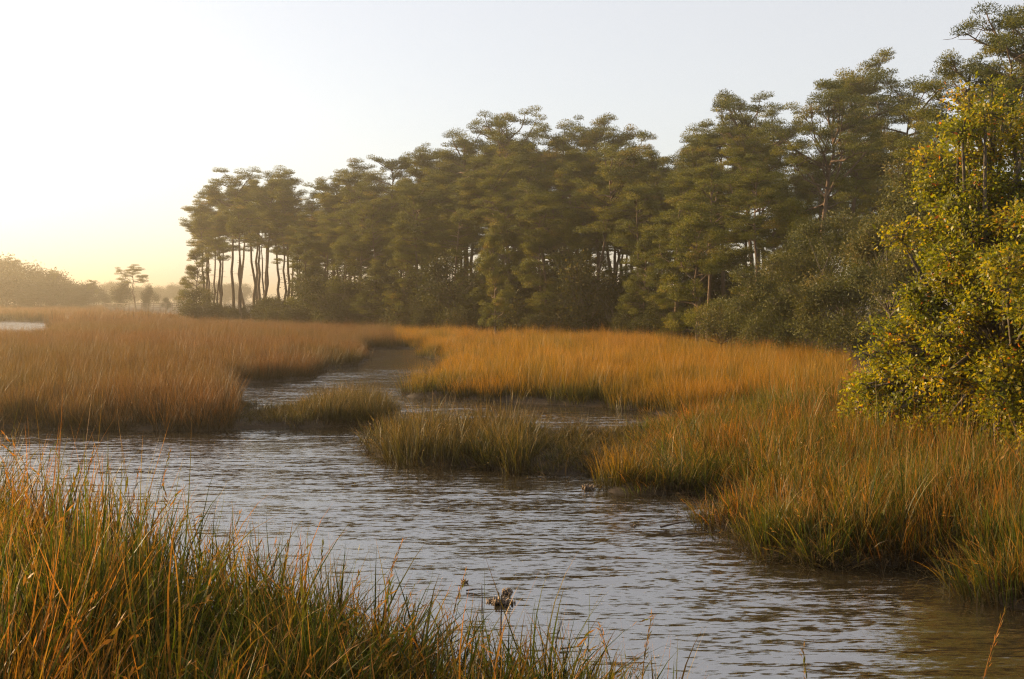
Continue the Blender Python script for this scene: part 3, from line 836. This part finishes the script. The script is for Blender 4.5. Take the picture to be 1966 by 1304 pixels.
# understory along the front of the wood: four shapes, copied
UV = []
for i in range(5):
    r = np.random.default_rng(400 + i)
    lob = [(np.array([r.normal(0, 1.0), r.normal(0, 0.9), r.uniform(1.0, 3.4)]), r.uniform(0.8, 1.35)) for k in range(6)]
    UV.append((*leafy_meshes(410 + i, (0, 0, 0), broken(lob, 430 + i, 5, 0.6, 0.42), 560, 13, 0.17, M['under'], M['oakbark'], 0.34, 0.10, 0.5), 4.4))
g = at_depth(382, 600, 158)
plant_tree('shrub', UV[0], 'round dark bush alone at the left foot of the wood', 'shrub', g[0], g[1], 5.2, 0.4, None, 1.0)
us = []
for k in range(1500):
    px = rngT.uniform(398, 1330) if len(us) < 70 else rngT.uniform(620, 1520)
    e_ = np.interp(px, [(q[0] / q[1]) * F_PX + CX for q in FOREST_EDGE], FOREST_EDGE[:, 1])
    d = e_ + (rngT.uniform(0.5, 16) if len(us) < 70 else rngT.uniform(6, 40))
    g = at_depth(px, 600, d)
    if any((a - g[0]) ** 2 + (b - g[1]) ** 2 < 7.5 for a, b in us): continue
    us.append((g[0], g[1]))
    plant_tree('shrub', UV[int(rngT.integers(0, 5))], 'undergrowth bush at the shaded foot of the pine wood', 'shrub', g[0], g[1], (2.0 + 6.0 * rngT.random() ** 1.6) * (0.55 if px < 560 else 1.0), rngT.random() * 6.28, 'undergrowth along the wood', rngT.uniform(0.85, 1.2))
    if len(us) >= 118: break

# ------------------------------------------------------------------ distant trees in the haze at the left
FV = []
for i in range(4):
    r = np.random.default_rng(500 + i)
    lob = [(np.array([r.normal(0, 2.2), r.normal(0, 2.0), r.uniform(3, 12.0)]), r.uniform(2.0, 3.2)) for k in range(10)]
    FV.append((*leafy_meshes(510 + i, (0, 0, 0), lob, 620, 14, 0.45, M['far'], M['oakbark'], 0.75, 0.28, 0.5), 14.5))
FAR_LINE = np.array([(-400, 480), (-150, 486), (0, 493), (45, 494), (90, 512), (140, 524), (185, 541), (215, 548), (250, 558)], float)
n_far = 0
for k, px in enumerate(np.concatenate([np.arange(-330, 250, 29), np.arange(-316, 210, 26)])):
    px = px + rngT.uniform(-8, 8); back = k >= 20
    d = rngT.uniform(345, 370) if back else rngT.uniform(318, 340)
    py = np.interp(px, FAR_LINE[:, 0], FAR_LINE[:, 1]) + rngT.uniform(0, 14) + (0 if back else rngT.uniform(4, 40))
    g = at_depth(px, 600, d)
    if back and k % 3 == 0: var, h, w = PV[(0, 5, 2)[k % 9 // 3]], top_height(px, py - 8, d) - 0.4, 1.3
    else: var, h, w = FV[int(rngT.integers(0, 4))], 1.2 * (top_height(px, py + 8, d) - 0.4), rngT.uniform(1.0, 1.5)
    plant_tree('distant_tree', var, 'hazy tree in the distant row at the far left', 'tree', g[0], g[1], h, rngT.random() * 6.28, 'hazy trees across the marsh', w)
g = at_depth(260, 600, 300)
plant_tree('pine_tree', PV_UMB, 'lone umbrella pine in the haze between distant trees and wood', 'pine tree', g[0], g[1], top_height(260, 510, 300) - 0.4, 1.0, None, 1.5)
for px, py, d, w, lab in ((232, 530, 305, 0.8, 'hazy bushy tree leaning against the lone umbrella pine'), (283, 545, 302, 0.7, 'small hazy tree just right of the lone umbrella pine'), (322, 571, 300, 0.8, 'tiny hazy bush beside the far boardwalk rail')):
    g = at_depth(px, 600, d)
    plant_tree('distant_tree', FV[int(rngT.integers(0, 4))], lab, 'tree', g[0], g[1], top_height(px, py, d) - 0.4, rngT.random() * 6.28, None, w)
for px in np.arange(150, 470, 15):
    d = rngT.uniform(600, 680); px = px + rngT.uniform(-5, 5)
    g = at_depth(px, 600, d)
    plant_tree('distant_tree', FV[int(rngT.integers(0, 4))], 'faint tree of the farthest hazy treeline behind the umbrella pine', 'tree', g[0], g[1], top_height(px, 541 + rngT.uniform(-4, 10), d) - 0.4, rngT.random() * 6.28, 'farthest treeline', 1.3)

# ------------------------------------------------------------------ far boardwalk
def box(g, c, s):
    c, s = np.asarray(c, float), np.asarray(s, float) / 2
    v = np.array([[x, y, z] for x in (-1, 1) for y in (-1, 1) for z in (-1, 1)]) * s + c
    g.add(v, np.array([[0, 1, 3, 2], [4, 6, 7, 5], [0, 4, 5, 1], [2, 3, 7, 6], [0, 2, 6, 4], [1, 5, 7, 3]]))
bw0, bw1 = at_depth(205, 600, 292), at_depth(372, 600, 284)
bl = np.linalg.norm((bw1 - bw0)[:2])
bw = thing('boardwalk', 'far wooden boardwalk with railing across the hazy marsh', 'boardwalk', (bw0[0], bw0[1], 0), math.atan2(bw1[1] - bw0[1], bw1[0] - bw0[0]))
def part_box(name, c, s, mat, parent):
    gg = Geo(); box(gg, c, s)
    return add_obj(name, gg.mesh(name, False), mat, parent)
part_box('deck', (bl / 2, 0, 1.95), (bl, 1.6, 0.12), M['wood'], bw)
for zz in (2.5, 2.95): part_box('rail', (bl / 2, -0.75, zz), (bl, 0.07, 0.14), M['wood'], bw)
gg = Geo(); box(gg, (0, 0, 1.5), (0.16, 0.16, 3.2)); post_me = gg.mesh('post', False); post_me.materials.append(M['wood'])
for k in range(int(bl / 1.9) + 1):
    add_obj('post', post_me, None, bw, (k * 1.9, -0.85, 0))

# ------------------------------------------------------------------ small things in the water
def oyster_cluster(px, py, size, seed, lab):
    rng = np.random.default_rng(seed)
    p = on_ground(px, py, 0.0)
    g = Geo()
    for k in range(26):                                                      # upright overlapping shells
        c = np.array([rng.normal(0, 0.4), rng.normal(0, 0.3), 0]) * size
        d = norm(np.array([rng.normal(0, 0.6), rng.normal(0, 0.6), 1.0])); L = size * rng.uniform(0.4, 0.9); W = L * 0.5
        s = norm(np.cross(d, rand_dirs(rng, 1)[0])); n = np.cross(s, d)
        t = np.linspace(-0.35, 1, 6); w = np.array([0.4, 0.8, 1.0, 0.95, 0.7, 0.25]) * W * 0.5
        a = c + np.outer(t * L, d)
        v = np.concatenate([a + np.outer(w, s), a - np.outer(w, s), a + n * W * 0.22])
        q = [[i, i + 1, 12 + i + 1, 12 + i] for i in range(5)] + [[12 + i, 12 + i + 1, 6 + i + 1, 6 + i] for i in range(5)] + [[i + 1, i, 6 + i, 7 + i] for i in range(5)]
        g.add(v, np.array(q))
    o = add_obj('oyster_cluster', g.mesh('oyster_cluster', False), M['shell'], None, p)
    tag(o, lab, 'oysters', 'oyster clusters in the creek')
oyster_cluster(973, 1140, 0.10, 1, 'upper oyster clump standing out of the water off the near bank')
oyster_cluster(965, 1160, 0.14, 2, 'largest oyster clump in the water off the near bank')
oyster_cluster(944, 1156, 0.07, 3, 'small oyster clump left of the largest one')
oyster_cluster(982, 1158, 0.06, 4, 'tiny oyster clump right of the largest one')
oyster_cluster(1128, 940, 0.16, 5, 'pale oyster clump beside the tip of the right bank')
oyster_cluster(893, 1118, 0.06, 6, 'single dark oyster clump nearest the near grass')
oyster_cluster(1217, 1011, 0.06, 7, 'lone dark oyster clump in open water')

def stick(pts, r, lab, name='stick'):
    P = np.array(pts, float)
    g = Geo(); g.add(*tube(P, np.linspace(r, r * 0.4, len(P)), 6))
    o = add_obj(name, g.mesh(name), M['deadwood']); tag(o, lab, 'stick')
a, b = on_ground(895, 1134, 0.02), on_ground(930, 1131, 0.03)
stick([a, (a + b) / 2 + [0, 0, 0.01], b], 0.012, 'thin dark stick floating left of the oyster clumps')
a = on_ground(925, 1180, -0.1); stick([a, a + [0.005, 0, 0.2], a + [0.0, 0, 0.38]], 0.012, 'short dark stake upright in the water below the oysters')
a = on_ground(963, 1330, -0.05); stick([a, a + [-0.01, 0, 0.5], a + [0.0, 0, 1.02]], 0.016, 'tall dark stake before the oyster clumps')
a = on_ground(1065, 1238, -0.03); stick([a, a + [0.06, 0, 0.20], a + [0.075, 0, 0.29], a + [0.09, 0, 0.18], a + [0.11, 0, 0.05]], 0.008, 'broken reed bent into a narrow hook at the water edge')
a, b = on_ground(1075, 1246, 0.02), on_ground(1120, 1240, 0.03); stick([a, (a + b) / 2, b], 0.012, 'short stick lying on the water by the hooked reed')
a, b = on_ground(1268, 1012, 0.03), on_ground(1345, 1000, 0.10); stick([a, (a + b) / 2 + [0, 0, 0.03], b], 0.02, 'branch reaching out from the right bank over the water')
a, b = on_ground(1290, 1030, 0.03), on_ground(1372, 1022, 0.06); stick([a, (a + b) / 2 + [0, 0, 0.02], b], 0.018, 'half sunk branch below the one reaching from the right bank')

def stalk(px, py_top, d, lean, seed, lab):
    """A single tall seed stalk with a narrow drooping head."""
    rng = np.random.default_rng(seed)
    top = at_depth(px, py_top, d); x0 = top[0] - lean
    zb = zat(x0, d)
    t = np.linspace(0, 1, 9)
    P = np.column_stack([x0 + lean * t ** 2.2, np.full(9, d) + 0.03 * np.sin(t * 4), zb + (top[2] - zb) * t])
    root = thing('seed_stalk', lab, 'grass stalk', (x0, d, zb), group='tall stalks over the near bank')
    P0 = P - np.array([x0, d, zb])
    v, q = tube(P0, np.linspace(0.006, 0.0022, 9), 5)
    st = build_mesh('stem', v, [q], {'t': np.repeat(t * 0.5 + 0.5, 5), 'rnd': np.full(len(v), rng.random())}, True)
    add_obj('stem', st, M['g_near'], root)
    C = np.concatenate([P0[5] + (P0[8] - P0[5]) * s + rng.normal(0, 0.006, (1, 3)) for s in np.linspace(0.1, 1, 26)])
    D = norm(np.tile(P0[8] - P0[6], (26, 1)) + rng.normal(0, 0.06, (26, 3)))
    lv, lf, lr = leaves(C, D, rand_dirs(rng, 26), np.full(26, 0.07), np.full(26, 0.012), rng.random(26))
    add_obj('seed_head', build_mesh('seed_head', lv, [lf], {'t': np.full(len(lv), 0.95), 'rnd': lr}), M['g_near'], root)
for i, (px, py, d, ln, lab) in enumerate((
        (30, 830, 15.5, 0.10, 'upright seed stalk nearest the left edge of the frame'),
        (98, 868, 14.5, 0.22, 'seed stalk second from the left edge leaning right'),
        (182, 858, 14.0, 0.30, 'arched seed stalk above the tallest left grass'),
        (328, 866, 12.5, 0.34, 'longest lone seed stalk arching right over open water'),
        (268, 905, 13.0, 0.25, 'seed stalk just left of the longest lone one'),
        (462, 985, 12.0, 0.26, 'slanting seed stalk rising where the near bank starts to drop'),
        (620, 1042, 11.8, 0.05, 'short straight seed stalk midway down the near bank'),
        (772, 1040, 11.0, 0.30, 'strongly leaning seed stalk midway along the near bank'),
        (893, 1100, 10.6, 0.20, 'pale bent seed stalk beside the oyster clumps'),
        (1250, 1185, 9.4, 0.10, 'thin red seed stalk at the lower middle over open water'),
        (1150, 1200, 9.6, -0.18, 'seed stalk leaning left over open water at lower middle'),
        (1925, 1175, 9.6, 0.28, 'bent orange stalk in the bottom right corner'),
        (1540, 1245, 9.0, -0.12, 'dark red stalk tip at the bottom right of centre'))):
    stalk(px, py, d, ln, 600 + i, lab)

# ------------------------------------------------------------------ haze: one closed box of even, pale air
hv = np.array([(x, y, z) for x in (-2600, 2600) for y in (-120, 2650) for z in (-3.0, 30.0)], float)
hf = np.array([[0, 1, 3, 2], [4, 6, 7, 5], [0, 4, 5, 1], [2, 3, 7, 6], [0, 2, 6, 4], [1, 5, 7, 3]])
hm, nt, out = new_mat('evening_haze')
pv = nt.nodes.new('ShaderNodeVolumePrincipled')
pv.inputs['Color'].default_value = (1.0, 0.86, 0.62, 1)
pv.inputs['Density'].default_value = HAZE_DENSITY
pv.inputs['Anisotropy'].default_value = HAZE_G
nt.links.new(pv.outputs[0], out.inputs['Volume'])
haze = add_obj('haze', build_mesh('haze', hv, hf), hm)
tag(haze, 'warm evening haze over the marsh, thickest towards the low sun', 'haze', kind='stuff')
